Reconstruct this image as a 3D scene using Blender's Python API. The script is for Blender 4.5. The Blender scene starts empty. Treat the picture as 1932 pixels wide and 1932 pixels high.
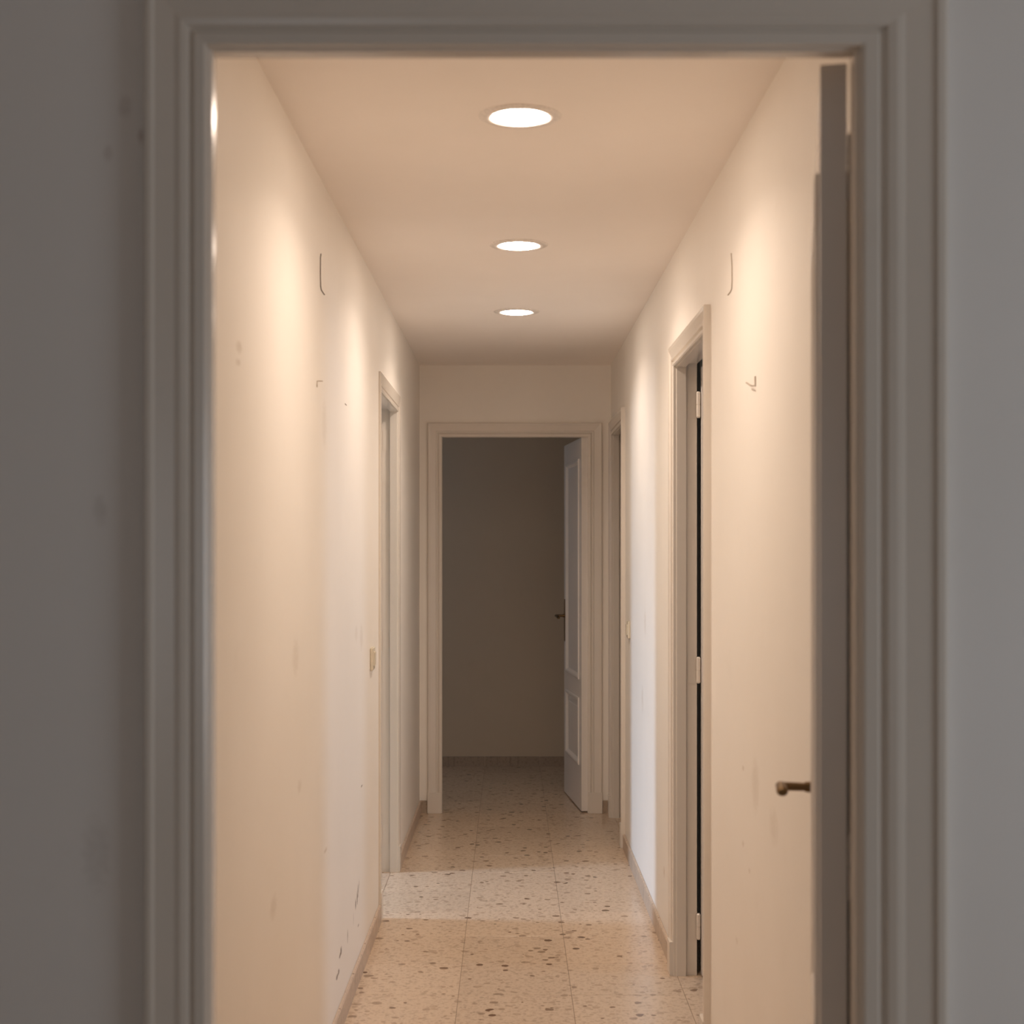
import bpy, bmesh, math, random
from mathutils import Vector, Matrix
random.seed(7)
S = bpy.context.scene
COL = S.collection
F = 2800.0            # focal length in pixels of the 1932 px frame
CX, CY, EYE = 962.0, 1038.0, 1.42

# ------------------------------------------------------------------ camera
cam_data = bpy.data.cameras.new('camera')
cam = bpy.data.objects.new('camera', cam_data); COL.objects.link(cam)
cam_data.sensor_width = 36.0
cam_data.sensor_fit = 'HORIZONTAL'
cam_data.lens = F / 1932.0 * 36.0
cam_data.shift_x = (966.0 - CX) / 1932.0
cam_data.shift_y = (CY - 966.0) / 1932.0
cam_data.clip_start = 0.05; cam_data.clip_end = 100
cam.location = (0, 0, EYE)
cam.rotation_euler = (math.radians(90), 0, 0)      # looks down +Y
cam_data.dof.use_dof = True
cam_data.dof.focus_distance = 6.0
cam_data.dof.aperture_fstop = 5.2
S.camera = cam

# ------------------------------------------------------------------ world, exposure
w = bpy.data.worlds.new('daylight'); S.world = w; w.use_nodes = True
bg = w.node_tree.nodes['Background']
bg.inputs[0].default_value = (0.62, 0.74, 0.92, 1); bg.inputs[1].default_value = 0.25
S.view_settings.view_transform = 'Standard'
S.view_settings.look = 'None'
S.view_settings.gamma = 1.0
S.view_settings.use_curve_mapping = False
S.view_settings.exposure = 0.0
S.cycles.max_bounces = 14
S.cycles.diffuse_bounces = 10
S.cycles.glossy_bounces = 4
S.cycles.use_denoising = True
S.cycles.sample_clamp_indirect = 4.0

LAMP_COL = (1.0, 0.82, 0.67)
LAMP_W = 5.1            # each downlight
def area(name, loc, direction, sx, sy, power, col, spread=180, parent=None, shape='RECTANGLE'):
    d = bpy.data.lights.new(name, 'AREA')
    d.shape = shape; d.size = sx
    if shape == 'RECTANGLE': d.size_y = sy
    d.energy = power; d.color = col; d.spread = math.radians(spread)
    o = bpy.data.objects.new(name, d); COL.objects.link(o)
    o.rotation_euler = Vector(direction).to_track_quat('-Z', 'Y').to_euler()
    o.location = loc
    if parent: o.parent = parent
    return o
DAY = (0.54, 0.74, 1.0)
# daylight through the windows of the rooms around the corridor, plus one added fill
area('daylight_camera_room', (2.28, 0.65, 1.30), (-1, 0.10, -0.10), 1.0, 1.0, 11.0, (0.90, 0.95, 1.0))
area('fill_camera_room_back', (-0.75, -2.37, 1.30), (0.12, 1, 0), 0.9, 1.0, 2.6, (0.92, 0.96, 1.0))  # added frontal fill that brightens the near leaf edge and header
area('daylight_left_room', (-3.52, 5.97, 1.55), (1, 0, -0.90), 0.40, 1.15, 46.0, DAY, 112)
area('daylight_right_room', (2.88, 4.42, 1.75), (-1, 0.02, -0.45), 0.55, 0.9, 7.0, DAY, 120)
area('daylight_end_room', (-2.3, 8.95, 1.5), (1, 0, 0), 0.6, 1.0, 3.0, DAY)

# ------------------------------------------------------------------ layout
YN0, YN1 = 1.812, 1.868        # near partition
YF0, YF1 = 8.02, 8.12         # far partition
ZC = 2.42
def XL(y): return -0.515 + 0.0054 * (y - 3.0)
def XR(y): return 0.560 - 0.00275 * (y - 3.0)
WT = 0.070                    # side partitions

# ------------------------------------------------------------------ materials
def mat(name, rough=0.5, spec=0.5):
    m = bpy.data.materials.new(name); m.use_nodes = True
    nt = m.node_tree; b = nt.nodes['Principled BSDF']
    b.inputs['Roughness'].default_value = rough
    b.inputs['Specular IOR Level'].default_value = spec
    return m, nt, b
def node(nt, t, **kw):
    n = nt.nodes.new(t)
    for k, v in kw.items(): setattr(n, k, v)
    return n
def noise(nt, scale, detail=3, rough=0.5, vec=None):
    n = node(nt, 'ShaderNodeTexNoise'); n.inputs['Scale'].default_value = scale
    n.inputs['Detail'].default_value = detail; n.inputs['Roughness'].default_value = rough
    if vec is not None: nt.links.new(vec, n.inputs['Vector'])
    return n
def ramp(nt, src, stops):
    r = node(nt, 'ShaderNodeValToRGB')
    e = r.color_ramp.elements
    while len(e) < len(stops): e.new(0.5)
    for k, (p, c) in enumerate(stops):
        e[k].position = p; e[k].color = (c[0], c[1], c[2], 1) if isinstance(c, tuple) else (c, c, c, 1)
    nt.links.new(src, r.inputs[0]); return r
def mix(nt, fac, a, b, mode='MIX'):
    n = node(nt, 'ShaderNodeMix', data_type='RGBA', blend_type=mode)
    for key, v in ((0, fac), (6, a), (7, b)):
        if hasattr(v, 'is_linked') or hasattr(v, 'links'): nt.links.new(v, n.inputs[key])
        elif isinstance(v, tuple): n.inputs[key].default_value = (v[0], v[1], v[2], 1)
        else: n.inputs[key].default_value = v
    return n.outputs[2]
def math_(nt, op, a, b=None, c=None, clamp=False):
    n = node(nt, 'ShaderNodeMath', operation=op); n.use_clamp = clamp
    for k, v in enumerate((a, b, c)):
        if v is None: continue
        if hasattr(v, 'links'): nt.links.new(v, n.inputs[k])
        else: n.inputs[k].default_value = v
    return n.outputs[0]
def bump(nt, b, h, strength, dist=0.001):
    n = node(nt, 'ShaderNodeBump'); n.inputs['Strength'].default_value = strength
    n.inputs['Distance'].default_value = dist
    nt.links.new(h, n.inputs['Height']); nt.links.new(n.outputs[0], b.inputs['Normal'])

def paint(name, c, rough, marks=(), scuff=0.0, spec=0.4, axis='y'):
    m, nt, b = mat(name, rough, spec)
    g = node(nt, 'ShaderNodeNewGeometry').outputs['Position']
    n1 = noise(nt, 1.7, 4, 0.55, g)
    r1 = ramp(nt, n1.outputs[0], [(0.3, (c[0]*.965, c[1]*.96, c[2]*.95)), (0.7, c)])
    col = r1.outputs[0]
    if scuff:
        n2 = noise(nt, 6, 6, 0.7, g)
        r2 = ramp(nt, n2.outputs[0], [(0.60, 0.0), (0.72, scuff)])
        col = mix(nt, r2.outputs[0], col, (c[0]*.6, c[1]*.55, c[2]*.48))
    if marks:
        nz = noise(nt, 90, 2, 0.5, g)
        sep = node(nt, 'ShaderNodeSeparateXYZ'); nt.links.new(g, sep.inputs[0])
        U, Z = sep.outputs['Y' if axis == 'y' else 'X'], sep.outputs['Z']
        for (u, z, ru, rz, st, dark) in marks:
            a = math_(nt, 'DIVIDE', math_(nt, 'SUBTRACT', U, u), ru)
            d = math_(nt, 'DIVIDE', math_(nt, 'SUBTRACT', Z, z), rz)
            q = math_(nt, 'ADD', math_(nt, 'MULTIPLY', a, a), math_(nt, 'MULTIPLY', d, d))
            q = math_(nt, 'ADD', q, math_(nt, 'MULTIPLY', math_(nt, 'SUBTRACT', nz.outputs[0], 0.5), 1.8))
            f = math_(nt, 'MULTIPLY', math_(nt, 'SUBTRACT', 1.0, q, clamp=True), st * 1.6, clamp=True)
            col = mix(nt, f, col, dark)
    nt.links.new(col, b.inputs['Base Color'])
    bn = noise(nt, 55, 4, 0.6, g)
    bump(nt, b, bn.outputs[0], 0.10, 0.002)
    return m

def pl(px, py, rx, ry, st, dark=(0.16, 0.12, 0.09)):      # a mark on the left wall, read off the photograph
    Y = 3.0
    for _ in range(8): Y = XL(Y) * F / (px - CX)
    k = Y / F
    return (Y, EYE - (py - CY) * k, rx * Y * k / abs(XL(Y)), ry * k, st, dark)
def pr(px, py, rx, ry, st, dark=(0.16, 0.12, 0.09)):
    Y = 3.0
    for _ in range(8): Y = XR(Y) * F / (px - CX)
    k = Y / F
    return (Y, EYE - (py - CY) * k, rx * Y * k / abs(XR(Y)), ry * k, st, dark)
TAN = (0.44, 0.34, 0.24)
left_marks = [pl(451, 655, 6, 14, .25, TAN), pl(449, 683, 5, 9, .22, TAN),
    pl(675.5, 1680, .7, 14, .6), pl(674, 1692, .9, 16, .75), pl(671, 1706, .9, 12, .6), pl(677.5, 1668, .5, 12, .35), pl(656, 1766, .7, 15, .45), pl(667, 1735, .5, 14, .25), pl(643.5, 1793, 1.3, 9, .8),
    pl(641.5, 1803, 1.6, 5, .8), pl(639, 1833, 1.3, 6, .7), pl(636, 1843, 2.0, 6, .7), pl(676, 1746, 1.2, 3, .5),
    pl(682.5, 1483, 1.6, 2.2, .6), pl(565, 1484, 4, 16, .13, TAN), pl(516, 1712, 7, 26, .14, TAN),
    pl(612, 800, 5, 52, .10, TAN), pl(652, 763, 2.4, 1.8, .8), pl(558, 1240, 7, 40, .12, TAN),
    pl(682, 1202, 3, 28, .12, TAN), pl(672, 1195, 3, 18, .1, TAN), pl(614, 1605, 3, 5, .3, TAN)]
right_marks = [pr(1402, 1449, 2, 6, .22, TAN), pr(1402, 1592, 2, 7, .22, TAN), pr(1414, 1643, 1.3, 6, .25, TAN),
    pr(1390, 1775, 2, 8, .15, TAN), pr(1217, 1175, 2, 30, .15, TAN), pr(1212, 1320, 2, 30, .15, TAN),
    pr(1253, 1645, 1.3, 12, .3, TAN), pr(1270.5, 1750, 2.0, 3.5, .9), pr(1425, 1480, 8, 60, .12, TAN),
    pr(1460, 1560, 10, 40, .10, TAN)]
near_marks = [(-0.450, 1.925, .005, .011, .25, (.3, .16, .13)), (-0.47, 1.96, .01, .018, .12, (.3, .2, .17)),
              (-0.505, 1.05, .02, .05, .08, (.25, .2, .17)), (-0.50, 1.47, .01, .02, .10, (.25, .2, .17)),
              (-0.49, 1.905, .007, .012, .12, (.3, .2, .17))]
CREAM = (0.885, 0.845, 0.79)
M = {}
M['wall_left'] = paint('wall_paint_left', CREAM, 0.55, left_marks, 0.05)
M['wall_right'] = paint('wall_paint_right', CREAM, 0.55, right_marks, 0.05)
M['wall_near'] = paint('wall_paint_near', (0.87, 0.86, 0.85), 0.55, near_marks, 0.06, axis='x')
M['wall_room'] = paint('wall_front_room_darkened', (0.50, 0.48, 0.46), 0.6, (), 0.04)  # unseen walls darkened to cut bounce and keep the side light directional
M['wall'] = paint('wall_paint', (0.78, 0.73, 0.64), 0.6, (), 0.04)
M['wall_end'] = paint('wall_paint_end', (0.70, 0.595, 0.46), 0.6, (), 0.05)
M['ceiling'] = paint('ceiling_paint', (0.93, 0.875, 0.825), 0.8, (), 0.0, 0.2)
M['trim'] = paint('trim_enamel', (0.755, 0.70, 0.635), 0.22, (), 0.10, 0.5)
M['leaf'] = paint('door_enamel', (0.84, 0.80, 0.76), 0.25, (), 0.08, 0.5)
M['plastic'] = paint('switch_plastic', (0.74, 0.68, 0.56), 0.35, (), 0.0, 0.5)

def simple(name, c, rough, metal=0.0):
    m, nt, b = mat(name, rough)
    b.inputs['Metallic'].default_value = metal
    g = node(nt, 'ShaderNodeNewGeometry').outputs['Position']
    n = noise(nt, 120, 3, 0.5, g)
    r = ramp(nt, n.outputs[0], [(0.3, tuple(x*.8 for x in c)), (0.75, c)])
    nt.links.new(r.outputs[0], b.inputs['Base Color'])
    return m
M['brass'] = simple('aged_brass', (0.20, 0.125, 0.06), 0.40, 1.0)
M['steel'] = simple('dull_nickel', (0.55, 0.50, 0.43), 0.35, 1.0)
M['cable'] = simple('grey_cable', (0.16, 0.12, 0.09), 0.6)
M['cable_pale'] = simple('painted_cable', (0.50, 0.42, 0.33), 0.6)
M['grout'] = simple('grout', (0.22, 0.155, 0.105), 0.9)
M['ring'] = simple('lamp_ring_enamel', (0.92, 0.86, 0.80), 0.4)
def emis():
    m = bpy.data.materials.new('lit_diffuser'); m.use_nodes = True
    nt = m.node_tree; nt.nodes.clear()
    o = node(nt, 'ShaderNodeOutputMaterial'); e = node(nt, 'ShaderNodeEmission')
    e.inputs[0].default_value = (1.0, 0.83, 0.69, 1); e.inputs[1].default_value = 76.0
    nt.links.new(e.outputs[0], o.inputs[0]); return m
M['lit'] = emis()

def terrazzo(name, base, chip, light, rough, chips=True):
    m, nt, b = mat(name, rough, 0.5)
    g = node(nt, 'ShaderNodeNewGeometry').outputs['Position']
    oi = node(nt, 'ShaderNodeObjectInfo')
    # matrix of the terrazzo: fine mottling
    n1 = noise(nt, 60, 3, 0.65, g)
    r1 = ramp(nt, n1.outputs[0], [(0.30, tuple(x*.70 for x in base)), (0.47, base), (0.64, tuple(x*1.03 for x in base))])
    col = r1.outputs[0]
    def layer(scale, rmax, thr, colour, col, strength, seed):
        mp = node(nt, 'ShaderNodeMapping'); mp.inputs['Location'].default_value = (seed, seed*1.7, 0)
        mp.inputs['Rotation'].default_value = (0, 0, seed)
        mp.inputs['Scale'].default_value = (1, 1.05, 0.01)
        nt.links.new(g, mp.inputs['Vector'])
        dn = noise(nt, scale*1.3, 2, 0.5, mp.outputs[0])
        dv = node(nt, 'ShaderNodeVectorMath', operation='MULTIPLY_ADD')
        nt.links.new(dn.outputs['Color'], dv.inputs[0])
        dv.inputs[1].default_value = (0.35/scale, 0.35/scale, 0); nt.links.new(mp.outputs[0], dv.inputs[2])
        v = node(nt, 'ShaderNodeTexVoronoi'); v.inputs['Scale'].default_value = scale
        v.voronoi_dimensions = '2D'
        nt.links.new(dv.outputs[0], v.inputs['Vector'])
        s = node(nt, 'ShaderNodeSeparateColor'); nt.links.new(v.outputs['Color'], s.inputs[0])
        rad = math_(nt, 'MULTIPLY', s.outputs[1], rmax)
        inside = math_(nt, 'MULTIPLY', math_(nt, 'SUBTRACT', rad, v.outputs['Distance']), 18.0, clamp=True)
        pick = math_(nt, 'GREATER_THAN', s.outputs[0], thr)
        f = math_(nt, 'MULTIPLY', math_(nt, 'MULTIPLY', inside, pick), strength)
        f2 = math_(nt, 'MULTIPLY', f, math_(nt, 'ADD', math_(nt, 'MULTIPLY', s.outputs[2], 0.7), 0.3))
        return mix(nt, f2, col, colour)
    if chips:
        col = layer(95, 0.50, 0.55, tuple(x*.72 for x in base), col, 0.55, 3.1)
        col = layer(80, 0.50, 0.66, light, col, 0.16, 5.3)
        col = layer(58, 0.50, 0.62, tuple(x*.62 for x in base), col, 0.70, 9.7)
        col = layer(35, 0.52, 0.76, tuple(x*.5+y*.5 for x, y in zip(base, chip)), col, 0.9, 1.3)
        col = layer(27, 0.46, 0.83, chip, col, 1.0, 6.9)
    else:
        col = layer(60, 0.5, 0.6, tuple(x*.6 for x in base), col, 0.6, 2.2)
    # every tile was cast apart: a slight difference from tile to tile
    rr = math_(nt, 'ADD', math_(nt, 'MULTIPLY', oi.outputs['Random'], 0.08), 0.95)
    cc = node(nt, 'ShaderNodeCombineColor')
    for k in range(3): nt.links.new(rr, cc.inputs[k])
    col = mix(nt, 1.0, col, cc.outputs[0], 'MULTIPLY')
    nt.links.new(col, b.inputs['Base Color'])
    return m
M['terrazzo'] = terrazzo('terrazzo_tile', (0.60, 0.46, 0.34), (0.15, 0.085, 0.05), (0.68, 0.56, 0.44), 0.22)
M['skirting'] = terrazzo('skirting_stone', (0.43, 0.34, 0.26), (0.2, 0.15, 0.1), (0.50, 0.41, 0.32), 0.4, False)
M['skirting_pale'] = terrazzo('skirting_stone_pale', (0.56, 0.45, 0.36), (0.2, 0.15, 0.1), (0.60, 0.49, 0.39), 0.4, False)

# ------------------------------------------------------------------ object helpers
def obj(name, bm, m, parent=None, smooth=False):
    me = bpy.data.meshes.new(name)
    bmesh.ops.recalc_face_normals(bm, faces=bm.faces)
    bm.to_mesh(me); bm.free()
    if m: me.materials.append(m)
    if smooth:
        for p in me.polygons: p.use_smooth = True
    o = bpy.data.objects.new(name, me); COL.objects.link(o)
    if parent: o.parent = parent
    return o
def empty(name, loc=(0, 0, 0), parent=None):
    o = bpy.data.objects.new(name, None); COL.objects.link(o); o.location = loc
    o.empty_display_size = 0.1
    if parent: o.parent = parent
    return o
def tag(o, label, cat=None, group=None, kind=None):
    o['label'] = label
    if cat: o['category'] = cat
    if group: o['group'] = group
    if kind: o['kind'] = kind
    return o
def hexa(bm, P):
    """P: eight points, the bottom four then the top four, in order round."""
    v = [bm.verts.new(p) for p in P]
    for f in ((0,1,2,3), (4,5,6,7), (0,1,5,4), (1,2,6,5), (2,3,7,6), (3,0,4,7)):
        bm.faces.new([v[i] for i in f])
def box(bm, x0, x1, y0, y1, z0, z1):
    hexa(bm, [(x0,y0,z0),(x1,y0,z0),(x1,y1,z0),(x0,y1,z0),(x0,y0,z1),(x1,y0,z1),(x1,y1,z1),(x0,y1,z1)])
def bevel(bm, r, seg=2):
    bmesh.ops.bevel(bm, geom=bm.edges[:], offset=r, segments=seg, affect='EDGES', profile=0.5)
def cyl(bm, p0, p1, r0, r1=None, seg=16):
    p0, p1 = Vector(p0), Vector(p1); d = p1 - p0
    r1 = r0 if r1 is None else r1
    mt = Matrix.Translation((p0 + p1) / 2) @ d.to_track_quat('Z', 'Y').to_matrix().to_4x4()
    bmesh.ops.create_cone(bm, cap_ends=True, segments=seg, radius1=r0, radius2=r1, depth=d.length, matrix=mt)
def lathe(bm, prof, seg=48):
    rings = []
    for (r, z) in prof:
        if r < 1e-6: rings.append([bm.verts.new((0, 0, z))])
        else: rings.append([bm.verts.new((r*math.cos(2*math.pi*k/seg), r*math.sin(2*math.pi*k/seg), z)) for k in range(seg)])
    for a, b in zip(rings, rings[1:]):
        for k in range(seg):
            k2 = (k+1) % seg
            if len(a) == 1 and len(b) == 1: continue
            if len(a) == 1: bm.faces.new((a[0], b[k], b[k2]))
            elif len(b) == 1: bm.faces.new((a[k], b[0], a[k2]))
            else: bm.faces.new((a[k], b[k], b[k2], a[k2]))
def tube(pts, r, name, m, parent=None):
    c = bpy.data.curves.new(name, 'CURVE'); c.dimensions = '3D'; c.bevel_depth = r; c.bevel_resolution = 2
    s = c.splines.new('POLY'); s.points.add(len(pts)-1)
    for k, p in enumerate(pts): s.points[k].co = (*p, 1)
    t = bpy.data.objects.new('tmp', c); COL.objects.link(t)
    dg = bpy.context.evaluated_depsgraph_get()
    me = bpy.data.meshes.new_from_object(t.evaluated_get(dg)); me.name = name
    bpy.data.objects.remove(t)
    me.materials.clear(); me.materials.append(m)
    o = bpy.data.objects.new(name, me); COL.objects.link(o)
    if parent: o.parent = parent
    return o

# ------------------------------------------------------------------ floor: slab and terrazzo tiles
bm = bmesh.new(); box(bm, -4.0, 4.0, -2.6, 10.0, -0.10, -0.0008)
floor = obj('floor', bm, M['grout'])
tag(floor, 'polished beige terrazzo floor of square tiles running down the corridor', 'floor', kind='structure')
T = 0.3614; X0 = -0.1645; Y0 = 4.737
bm = bmesh.new()
g = T/2 - 0.0008
box(bm, -g, g, -g, g, -0.012, 0.0)
top = [e for e in bm.edges if all(v.co.z > -0.001 for v in e.verts)]
bmesh.ops.bevel(bm, geom=top, offset=0.0003, segments=1, affect='EDGES')
first = obj('tile', bm, M['terrazzo'], floor)
tile_me = first.data
used = False
cells = []
for j in range(-20, 15):
    yc = Y0 + T*(j + .5)
    for i in range(-9, 10):
        xc = X0 + T*(i + .5)
        inside = -0.55 < xc < 0.58
        if yc < 1.9: keep = -1.75 < xc < 2.3 and yc > -2.3
        elif yc < 8.05:
            keep = inside or (-2.2 < xc < 0 and 5.3 < yc < 7.3) or (0 < xc < 1.7 and 3.8 < yc < 5.4) or (0 < xc < 1.3 and 6.8 < yc < 8.2)
        else: keep = -2.0 < xc < 2.0 and yc < 9.8
        if keep: cells.append((yc < 1.9, xc, yc))
cells.sort()
far_cells = [c for c in cells if not c[0]]
for n, (_, xc, yc) in enumerate(far_cells[:298]):
    o = first if not used else first.copy()
    if used: COL.objects.link(o); o.parent = floor
    used = True
    o.location = (xc, yc, 0)
rest = far_cells[298:] + [c for c in cells if c[0]]
bm = bmesh.new()
for (_, xc, yc) in rest:
    box(bm, xc-g, xc+g, yc-g, yc+g, -0.012, 0.0)
# plain ground beyond the laid tiles, in the side rooms
o = obj('floor_tiles', bm, M['terrazzo'], floor); o['kind'] = 'stuff'
print('TILES', len(far_cells), len(rest))

# ------------------------------------------------------------------ ceiling
bm = bmesh.new(); box(bm, -4.0, 4.0, -2.6, 10.0, ZC, ZC+0.12)
tag(obj('ceiling', bm, M['ceiling']), 'smooth warm white ceiling with three round lamps', 'ceiling', kind='structure')

# ------------------------------------------------------------------ openings: door_2 left, door_3 right, door_4 far right, door_5 end, door_1 near
ZO = 2.03                     # clear height under the stop
LIN = 0.030                   # lining thickness
REB = 0.012
D = {
 'door_1': dict(side='near',  a=-0.3646, b=0.4220),
 'door_2': dict(side='left',  a=5.73, b=6.54),
 'door_3': dict(side='right', a=4.19, b=4.945),
 'door_4': dict(side='right', a=7.14, b=7.865),
 'door_5': dict(side='far',   a=-0.366, b=0.420),
}
def frame_of(side):
    """(u, n, z) -> world: u along the wall, n out of its face, z up; and wall thickness."""
    if side == 'left':  return (lambda u, n, z: (XL(u) + n, u, z)), WT
    if side == 'right': return (lambda u, n, z: (XR(u) - n, u, z)), WT
    if side == 'far':   return (lambda u, n, z: (u, YF0 - n, z)), YF1 - YF0
    if side == 'near':  return (lambda u, n, z: (u, YN0 - n, z)), YN1 - YN0
def ubox(bm, Tf, u0, u1, n0, n1, z0, z1):
    hexa(bm, [Tf(u0,n0,z0), Tf(u1,n0,z0), Tf(u1,n1,z0), Tf(u0,n1,z0), Tf(u0,n0,z1), Tf(u1,n0,z1), Tf(u1,n1,z1), Tf(u0,n1,z1)])
def wall(name, side, u0, u1, m, label):
    Tf, th = frame_of(side)
    bm = bmesh.new(); holes = sorted((d['a']-LIN, d['b']+LIN) for d in D.values() if d['side'] == side)
    u = u0
    for a, b in holes:
        ubox(bm, Tf, u, a, 0, -th, 0, ZC)
        ubox(bm, Tf, a, b, 0, -th, ZO + LIN, ZC)
        u = b
    ubox(bm, Tf, u, u1, 0, -th, 0, ZC)
    return tag(obj(name, bm, m), label, 'wall', kind='structure')
wall('wall_left', 'left', YN1, YF0, M['wall_left'], 'cream painted left wall of the corridor with scuffs low down')
wall('wall_right', 'right', YN1, YF0, M['wall_right'], 'cream painted right wall of the corridor with two doorways')
wall('wall_near', 'near', -1.75, 2.35, M['wall_near'], 'shaded grey looking wall around the near doorway')
wall('wall_far', 'far', -2.5, 2.6, M['wall_right'], 'end wall of the corridor above and beside the end doorway')

# rooms around the corridor
def room(name, x0, x1, y0, y1, skip, win, label, m):
    """walls of a side room; win = (side, a, b, z0, z1) leaves a window opening."""
    bm = bmesh.new(); t = 0.08
    def seg(side):
        if side in ('x0', 'x1'):
            X = (x0 - t, x0) if side == 'x0' else (x1, x1 + t)
            mk = lambda a, b, z0, z1: box(bm, X[0], X[1], a, b, z0, z1); lo, hi = y0 - t, y1 + t
        else:
            Yr = (y0 - t, y0) if side == 'y0' else (y1, y1 + t)
            mk = lambda a, b, z0, z1: box(bm, a, b, Yr[0], Yr[1], z0, z1); lo, hi = x0, x1
        if win and side in [q[0] for q in win]:
            _, a, b, z0, z1 = [q for q in win if q[0] == side][0]
            mk(lo, a, 0, ZC); mk(b, hi, 0, ZC); mk(a, b, 0, z0); mk(a, b, z1, ZC)
        else: mk(lo, hi, 0, ZC)
    for s in ('x0', 'x1', 'y0', 'y1'):
        if s not in skip: seg(s)
    return tag(obj(name, bm, m), label, 'wall', kind='structure')
room('wall_camera_room', -1.75, 2.35, -2.4, YN0 - 0.001, ('y1',), (('x1', 0.15, 1.15, 0.85, 2.05), ('y0', -1.2, -0.3, 0.85, 2.05)), 'walls of the dim room in front of the near doorway', M['wall_room'])  # the back opening is added to go with the fill light
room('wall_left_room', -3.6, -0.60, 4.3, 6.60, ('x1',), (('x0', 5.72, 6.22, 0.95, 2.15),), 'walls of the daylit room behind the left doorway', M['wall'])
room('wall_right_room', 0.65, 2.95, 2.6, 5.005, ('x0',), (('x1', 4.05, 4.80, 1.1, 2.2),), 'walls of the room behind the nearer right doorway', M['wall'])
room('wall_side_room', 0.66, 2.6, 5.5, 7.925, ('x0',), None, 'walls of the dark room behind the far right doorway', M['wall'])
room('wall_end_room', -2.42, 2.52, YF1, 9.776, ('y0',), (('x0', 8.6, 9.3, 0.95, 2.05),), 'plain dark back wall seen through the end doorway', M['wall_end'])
def window(n, x, a, b, z0, z1, label):
    bm = bmesh.new(); t = 0.05
    box(bm, x-.03, x+.03, a, b, z0, z0+t); box(bm, x-.03, x+.03, a, b, z1-t, z1)
    box(bm, x-.03, x+.03, a, a+t, z0+t, z1-t); box(bm, x-.03, x+.03, b-t, b, z0+t, z1-t)
    tag(obj('window_%d' % n, bm, M['trim']), label, 'window', kind='structure')
window(1, 2.39, 0.15, 1.15, 0.85, 2.05, 'white window frame in the dim front room')
bm = bmesh.new()  # frame of the added back window, unseen, goes with the fill lamp
for (x0, x1, z0, z1) in ((-1.2, -.3, .85, .90), (-1.2, -.3, 2.0, 2.05), (-1.2, -1.15, .9, 2.0), (-.35, -.3, .9, 2.0)): box(bm, x0, x1, -2.47, -2.41, z0, z1)
tag(obj('window_5', bm, M['trim']), 'added white window frame behind the viewpoint, made for the fill light', 'window', kind='structure')
window(2, -3.64, 5.72, 6.22, 0.95, 2.15, 'narrow white window frame in the room behind the left doorway')
window(3, 2.99, 4.05, 4.80, 1.1, 2.2, 'white window frame in the room behind the nearer right doorway')
window(4, -2.46, 8.6, 9.3, 0.95, 2.05, 'white window frame in the dark end room')

# ------------------------------------------------------------------ door frames
PROF = [(0, 0), (0, .0095), (.004, .0125), (.013, .0130), (.0155, .0060), (.0190, .0060), (.021, .0150), (.027, .0160),
        (.029, .0125), (.032, .0125), (.040, .0145), (.056, .0190), (.066, .0200), (.070, .0175), (.070, 0)]
def casing(Tf, a, b, zt, parent, scale=1.0, scale_b=None, prof=PROF, z0=0.0, m=None, ts=1.0):
    """three mitred lengths of moulding round an opening"""
    sb = scale_b or scale
    bm = bmesh.new()
    rows = []
    for (wd, t) in prof:
        t *= ts
        rows.append([Tf(a - wd*scale, t, z0), Tf(a - wd*scale, t, zt + wd*scale), Tf(b + wd*sb, t, zt + wd*scale), Tf(b + wd*sb, t, z0)])
    vs = [[bm.verts.new(p) for p in r] for r in rows]
    for r0, r1 in zip(vs, vs[1:]):
        for k in range(3): bm.faces.new((r0[k], r0[k+1], r1[k+1], r1[k]))
    bm.faces.new([r[0] for r in vs]); bm.faces.new([r[3] for r in vs])
    return obj('casing', bm, m or M['trim'], parent)
def lining(Tf, a, b, th, stop, parent, front_round=0.0):
    """rebated lining: a deeper stop towards the face, the rebate for the leaf behind it"""
    bm = bmesh.new()
    prof = []          # (n, offset away from the opening)
    prof += [(0.0, LIN)]
    if front_round:
        r = front_round
        for k in range(7):
            t = math.pi/2*k/6
            prof.append((0.0 + 0.0 - r*(1-math.cos(t))*1.0 + 0.0, r*(1-math.sin(t))))
        prof[1:] = [(-r*(1-math.cos(math.pi/2*k/6)), r*(1-math.sin(math.pi/2*k/6))) for k in range(7)]
    else:
        prof += [(0.0, 0.0012), (-0.0012, 0.0)]
    prof += [(-stop+.0022, 0.0), (-stop, 0.0022), (-stop, REB), (-th, REB), (-th, LIN)]
    rows = [[Tf(a - o, n, 0), Tf(a - o, n, ZO + o), Tf(b + o, n, ZO + o), Tf(b + o, n, 0)] for (n, o) in prof]
    vs = [[bm.verts.new(p) for p in r] for r in rows]
    L = len(vs)
    for i in range(L):
        r0, r1 = vs[i], vs[(i+1) % L]
        for k in range(3): bm.faces.new((r0[k], r0[k+1], r1[k+1], r1[k]))
    bm.faces.new([r[0] for r in vs]); bm.faces.new([r[3] for r in vs])
    o = obj('lining', bm, M['trim'], parent)
    if front_round:
        for p in o.data.polygons: p.use_smooth = False
    return o
def plinth(Tf, u0, u1, parent, h=0.113, t=0.0225):
    bm = bmesh.new()
    ubox(bm, Tf, u0, u1, 0, t, 0, h)
    bmesh.ops.bevel(bm, geom=[e for e in bm.edges], offset=0.0018, segments=2, affect='EDGES')
    return obj('plinth_block', bm, M['trim'], parent)

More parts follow.
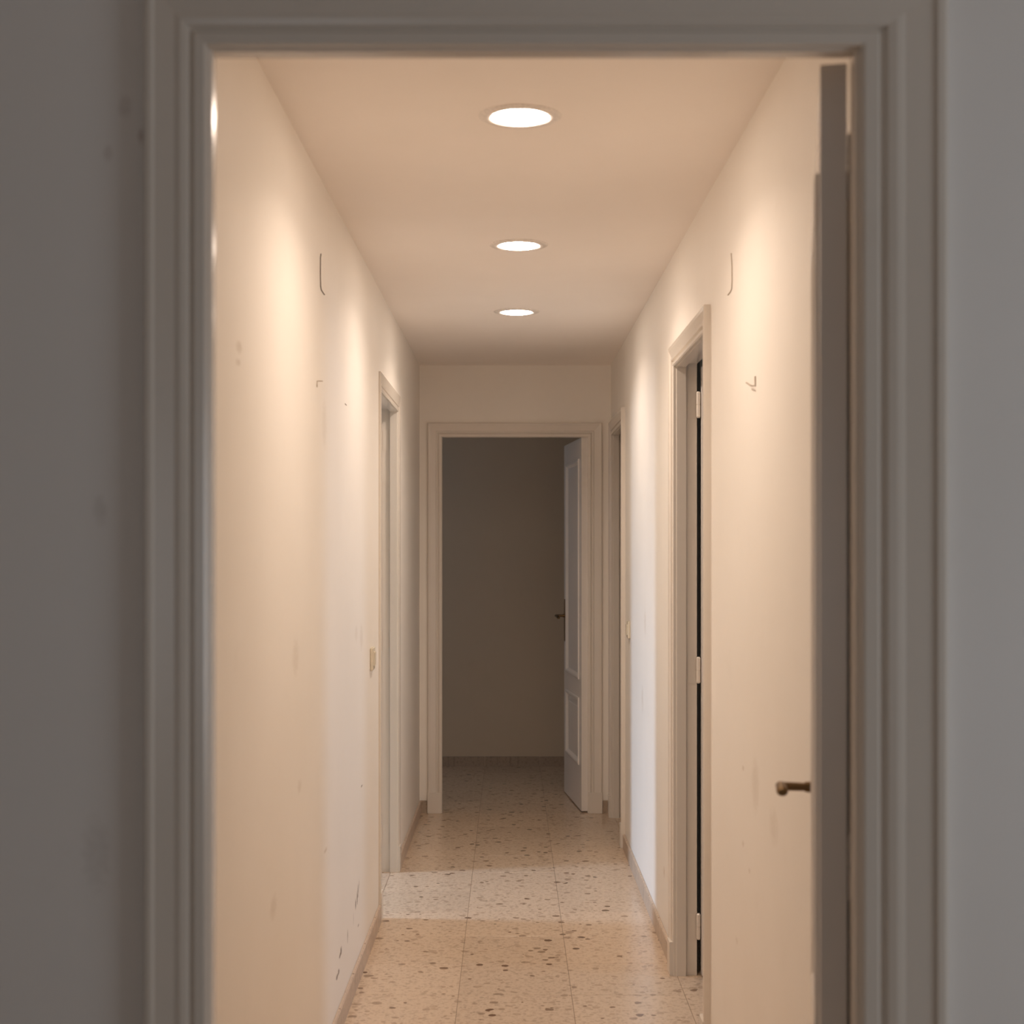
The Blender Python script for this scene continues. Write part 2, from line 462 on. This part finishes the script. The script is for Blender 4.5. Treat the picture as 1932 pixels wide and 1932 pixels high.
# ------------------------------------------------------------------ door leaves (local: x from the hinge, y thickness, z up)
def leaf_mesh(W, H, T_, panels):
    bm = bmesh.new(); st = 0.095
    xs = (st, W - st)
    zs = sorted([z for p in panels for z in p])
    box(bm, 0, xs[0], 0, T_, 0, H); box(bm, xs[1], W, 0, T_, 0, H)
    prev = 0
    for z0, z1 in panels:
        box(bm, xs[0], xs[1], 0, T_, prev, z0); prev = z1
        box(bm, xs[0], xs[1], 0.010, T_-0.010, z0, z1)
        rz = 0.055                                          # raised field of the panel
        box(bm, xs[0]+rz, xs[1]-rz, 0.005, T_-0.005, z0+rz, z1-rz)
    box(bm, xs[0], xs[1], 0, T_, prev, H)
    return bm
def moulding_mesh(x0, x1, z0, z1, T_):
    """bolection moulding round a panel, on both faces"""
    bm = bmesh.new()
    for s in (0, 1):
        prof = [(-.006, 0), (-.006, -.005), (.002, -.007), (.010, -.005), (.016, .002), (.022, .009), (.0, .010)]
        rows = []
        for (o, y) in prof:
            yy = y if s == 0 else T_ - y
            rows.append([(x0+o, yy, z0+o), (x1-o, yy, z0+o), (x1-o, yy, z1-o), (x0+o, yy, z1-o)])
        vs = [[bm.verts.new(p) for p in r] for r in rows]
        for i in range(len(vs)):
            r0, r1 = vs[i], vs[(i+1) % len(vs)]
            for k in range(4):
                k2 = (k+1) % 4
                bm.faces.new((r0[k], r0[k2], r1[k2], r1[k]))
    return bm
def lever(parent, W, T_, z, face, L=0.095, m='brass', droop=0.010):
    """backplate with a lever bent towards the hinge; face -1 or +1"""
    bm = bmesh.new()
    x = W - 0.055; y0 = 0 if face < 0 else T_
    s = -1 if face < 0 else 1
    pl_ = [(x-.014, z-.15), (x+.014, z-.15), (x+.019, z-.132), (x+.019, z+.075), (x+.014, z+.093), (x, z+.098), (x-.014, z+.093), (x-.019, z+.075), (x-.019, z-.132)]
    a = [bm.verts.new((px_, y0, pz)) for px_, pz in pl_]; b = [bm.verts.new((x + (px_-x)*.85, y0 + s*.006, z + (pz-z)*.98)) for px_, pz in pl_]
    bm.faces.new(a); bm.faces.new(b)
    for k in range(len(a)): bm.faces.new((a[k], a[(k+1) % len(a)], b[(k+1) % len(a)], b[k]))
    cyl(bm, (x, y0 + s*.004, z), (x, y0 + s*.016, z), .0095, .0085)
    cyl(bm, (x, y0 + s*.014, z), (x, y0 + s*.058, z), .0068, .0075)
    # grip: a chain of sections along -x
    N = 10; secs = []
    for k in range(N+1):
        t = k/N; xx = x + .010 - (L + .010)*t
        zz = z + .002*math.sin(t*math.pi) - droop*t*t
        yy = y0 + s*(.056 - .004*t)
        ry, rz = .0085 + .0010*t, .0068 + .0022*math.sin(t*math.pi*.9)
        if k in (0, N): ry *= .65; rz *= .65
        secs.append([bm.verts.new((xx, yy + ry*math.cos(q), zz + rz*math.sin(q))) for q in [2*math.pi*i/12 for i in range(12)]])
    for r0, r1 in zip(secs, secs[1:]):
        for i in range(12): bm.faces.new((r0[i], r0[(i+1) % 12], r1[(i+1) % 12], r1[i]))
    bm.faces.new(secs[0]); bm.faces.new(secs[-1])
    o = obj('handle', bm, M[m], parent); tag(o, 'aged brass lever on a long backplate'); return o
HZ = (1.905, 1.02, 0.165)
def hinges(parent, loc, zoff=0.0, plate=None):
    for z in HZ:
        bm = bmesh.new()
        x, y = loc
        cyl(bm, (x, y, z-.040-zoff), (x, y, z-.001-zoff), .0068, seg=14)
        cyl(bm, (x, y, z+.001-zoff), (x, y, z+.040-zoff), .0068, seg=14)
        cyl(bm, (x, y, z-.044-zoff), (x, y, z-.040-zoff), .004, .0068, seg=14)
        cyl(bm, (x, y, z+.040-zoff), (x, y, z+.044-zoff), .0068, .004, seg=14)
        cyl(bm, (x, y, z-.001-zoff), (x, y, z+.001-zoff), .0050, seg=10)
        if plate: box(bm, plate[0], plate[1], plate[2]-.0012, plate[2]+.001, z-.046-zoff, z+.046-zoff)
        obj('hinge', bm, M['trim'], parent, smooth=False)
PANELS = ((0.243, 0.600), (0.712, 1.905))
def make_leaf(parent, origin, ang, W, H=2.022, T_=0.033, zbase=0.008, faces=(-1, 1), handle_z=1.03, mirror=False, L=.095, panels=PANELS):
    lf = obj('leaf', leaf_mesh(W, H, T_, panels), M['leaf'], parent)
    for z0, z1 in panels:
        obj('panel_moulding', moulding_mesh(.095, W-.095, z0, z1, T_), M['leaf'], lf)
    for f in faces: lever(lf, W, T_, handle_z, f, L=L, droop=.002 if L < .08 else .010)
    lf.matrix_world = Matrix.Translation((origin[0], origin[1], zbase)) @ Matrix.Rotation(ang, 4, 'Z')
    bpy.context.view_layer.update()
    return lf

def doorway(n, label, round_=0.0, cas=True):
    d = D['door_%d' % n]; Tf, th = frame_of(d['side'])
    mid = (d['a'] + d['b'])/2
    root = empty('door_%d' % n)
    tag(root, label, 'door', kind='structure')
    lining(Tf, d['a'], d['b'], th, 0.034 if n > 1 else 0.030, root, round_)
    return root, d, Tf, th

# left doorway
root, d, Tf, th = doorway(2, 'white framed doorway in the left wall with daylight coming through')
casing(Tf, d['a'] - .002, d['b'] + .002, ZO + .002, root, ts=.45)
plinth(Tf, d['a']-.073, d['a']-.003, root, t=.0115); plinth(Tf, d['b']+.003, d['b']+.073, root, t=.0115)
xr = XL(d['b']) - th
hinges(root, (xr - .006, d['b'] + .008), plate=(xr + .004, xr + .031, d['b'] + REB))
lf = make_leaf(root, (xr - .014, d['b'] + .010), math.pi, 0.76)
# nearer right doorway
root, d, Tf, th = doorway(3, 'white framed doorway in the right wall nearest the front, its hinges showing')
casing(Tf, d['a'] - .002, d['b'] + .002, ZO + .002, root)
plinth(Tf, d['a']-.073, d['a']-.003, root); plinth(Tf, d['b']+.003, d['b']+.073, root)
xr = XR(d['b']) + th
hinges(root, (xr + .004, d['b'] + .004), plate=(xr - .031, xr - .004, d['b'] + REB))
make_leaf(root, (xr + .013, d['b'] + .010 - .033), 0.0, 0.72)
# far right doorway
root, d, Tf, th = doorway(4, 'white framed doorway at the far end of the right wall, seen almost edge on')
casing(Tf, d['a'] - .002, d['b'] + .002, ZO + .002, root)
plinth(Tf, d['a']-.073, d['a']-.003, root); plinth(Tf, d['b']+.003, d['b']+.073, root)
xr = XR(d['b']) + th
hinges(root, (xr + .004, d['b'] + .004), plate=(xr - .031, xr - .004, d['b'] + REB))
make_leaf(root, (xr + .013, d['b'] + .010 - .033), 0.0, 0.70)
# end doorway
root, d, Tf, th = doorway(5, 'doorway at the end of the corridor onto a dark room, panelled door swung inward')
casing(Tf, d['a'] - .002, d['b'] + .002, ZO + .002, root, scale=1.07)
plinth(Tf, d['a']-.079, d['a']-.003, root); plinth(Tf, d['b']+.003, d['b']+.079, root)
hinges(root, (d['b'] - .002, YF1 - .075 + .03))
ang = math.radians(90 + 5.8)
make_leaf(root, (0.420, YF0 + .012), ang, 0.68, handle_z=1.03, faces=(1,))
# near doorway: open leaf swung into the corridor against the right wall
root, d, Tf, th = doorway(1, 'near doorway frame around the view, door leaf folded back to the right', round_=0.007)
NPROF = [(0.004, 0), (0.004, .008), (.007, .0105), (.018, .0115), (.021, .0075), (.024, .0075), (.027, .0135), (.034, .0155),
         (.038, .0150), (.042, .0140), (.066, .0165), (.069, .0205), (.075, .0205), (.0785, .0170), (.079, 0)]
casing(Tf, d['a'], d['b'], ZO, root, scale=1.0, scale_b=1.38, prof=NPROF)
ang = math.atan2(0.685, 0.1325)
make_leaf(root, (0.4250, 1.8765 - .0050), ang, 0.655, H=2.026, faces=(1,), handle_z=1.018, L=.055)
hinges(root, (0.434, 1.878))

# ------------------------------------------------------------------ skirting: stone lengths, one per tile
def skirting(name, side, runs, label, h=0.068, t=0.011, m='skirting'):
    Tf, th = frame_of(side); root = empty(name)
    tag(root, label, 'baseboard', kind='structure')
    for (u0, u1, origin) in runs:
        k = math.floor((u0 - origin)/T); u = u0
        while u < u1 - 1e-4:
            k += 1; e = min(origin + k*T, u1)
            if e - u > .004:
                bm = bmesh.new()
                ubox(bm, Tf, u + .0006, e - .0006, 0.0, t, 0, h)
                top = [ed for ed in bm.edges if all(abs(v.co.z - h) < 1e-4 for v in ed.verts)]
                bmesh.ops.bevel(bm, geom=top, offset=0.0028, segments=2, affect='EDGES')
                obj('stone', bm, M[m], root)
            u = e
skirting('baseboard_left', 'left', [(YN1, 5.655, Y0), (6.615, YF0-.011, Y0)], 'low stone skirting along the left wall', m='skirting_pale')
skirting('baseboard_right', 'right', [(YN1+.01, 4.115, Y0), (5.02, 7.065, Y0), (7.94, YF0-.011, Y0)], 'low stone skirting along the right wall', m='skirting_pale')
skirting('baseboard_far', 'far', [(XL(YF0), -0.446, X0), (0.5, XR(YF0), X0)], 'short stone skirting beside the end doorway')
_f = frame_of
def frame_of(side):
    if side == 'end': return (lambda u, n, z: (u, 9.776 - n, z)), .08
    return _f(side)
skirting('baseboard_end', 'end', [(-1.6, 1.6, X0)], 'dark stone skirting of the room behind the end doorway', h=.062)

# ------------------------------------------------------------------ ceiling lamps
lamp_spots = [(0.0235, 3.418, 'round ceiling lamp nearest the near doorway, largest of the three'),
              (0.0290, 4.860, 'round ceiling lamp in the middle of the corridor ceiling'),
              (0.0280, 6.220, 'round ceiling lamp farthest down the corridor, smallest of the three')]
bm = bmesh.new()
lathe(bm, [(.0610, .030), (.0612, .002), (.0620, -.0020), (.072, -.0055), (.084, -.0050), (.094, -.0022), (.0965, 0), (.0965, .0005)])
ring0 = obj('ring', bm, M['ring'], smooth=True)
bm = bmesh.new()
lathe(bm, [(.0612, .001), (.0608, -.004), (.058, -.0065), (.045, -.0078), (.022, -.0086), (0, -.0088)])
dif0 = obj('diffuser', bm, M['lit'], smooth=True)
for k, (x, y, lab) in enumerate(lamp_spots):
    root = empty('ceiling_lamp', (x, y, ZC))
    tag(root, lab, 'ceiling light', 'recessed round lamps in the corridor ceiling')
    for src in (ring0, dif0):
        o = src if k == 0 else src.copy()
        if k: COL.objects.link(o)
        o.parent = root
    a_ = area('lamp_light', (0, 0, -.0095), (0, 0, -1), .120, .120, LAMP_W, LAMP_COL, 142, root, 'DISK')

# ------------------------------------------------------------------ switches
def switch(side, u0, u1, zc, hh, label, t=0.011):
    Tf, th = frame_of(side)
    mid = (u0 + u1)/2
    base = Tf(mid, 0, zc)
    root = empty('light_switch', base); tag(root, label, 'switch')
    inv = Matrix.Translation(Vector(base)).inverted()
    def part(name, a, b, n0, n1, z0, z1, r, m):
        bm = bmesh.new(); ubox(bm, Tf, a, b, n0, n1, z0, z1)
        bmesh.ops.bevel(bm, geom=bm.edges[:], offset=r, segments=3, affect='EDGES')
        bm.transform(inv); return obj(name, bm, m, root)
    part('plate', u0, u1, 0, t, zc-hh, zc+hh, .0035, M['plastic'])
    part('rocker', u0+.022, u1-.022, t-.002, t+.005, zc-hh*.62, zc+hh*.62, .002, M['plastic'])
switch('left', 5.325, 5.415, 1.028, .042, 'square cream light switch on the left wall beside the doorway')
switch('right', 6.77, 6.86, 1.055, .040, 'cream light switch far down the right wall near the last doorway')

# ------------------------------------------------------------------ loose cable ends and hooks on the walls
def lpt(px, py, n=.0012):
    m = pl(px, py, 1, 1, 1); return (XL(m[0]) + n, m[0], m[1])
def rpt(px, py, n=.0012):
    m = pr(px, py, 1, 1, 1); return (XR(m[0]) - n, m[0], m[1])
o = tube([lpt(604.8, 479), lpt(603.8, 487), lpt(603.7, 520), lpt(604.2, 540), lpt(605.5, 547), lpt(608, 551), lpt(611.5, 556)], .0013, 'cable', M['cable'])
tag(o, 'thin dark hooked cable end high on the left wall', 'cable')
o = tube([rpt(1380.5, 478), rpt(1381.8, 500), rpt(1382, 530), rpt(1381.2, 545), rpt(1378.5, 551), rpt(1374, 556.5)], .0013, 'cable', M['cable_pale'])
tag(o, 'thin pale painted cable end high on the right wall', 'cable')
def hook(P, a, b, c, m, label, r):
    root = tube([P(*a, .0015), P(*b, .0015), P(b[0], b[1], .010), P(*c, .012)], r, 'wall_hook', m)
    tag(root, label, 'hook'); return root
hook(lpt, (597, 730), (597.5, 719), (600, 719), M['cable_pale'], 'tiny bent nail hook on the left wall', .0013)
hook(rpt, (1426, 710), (1426, 728), (1418, 722), M['cable_pale'], 'small bent metal hook on the right wall', .0018)
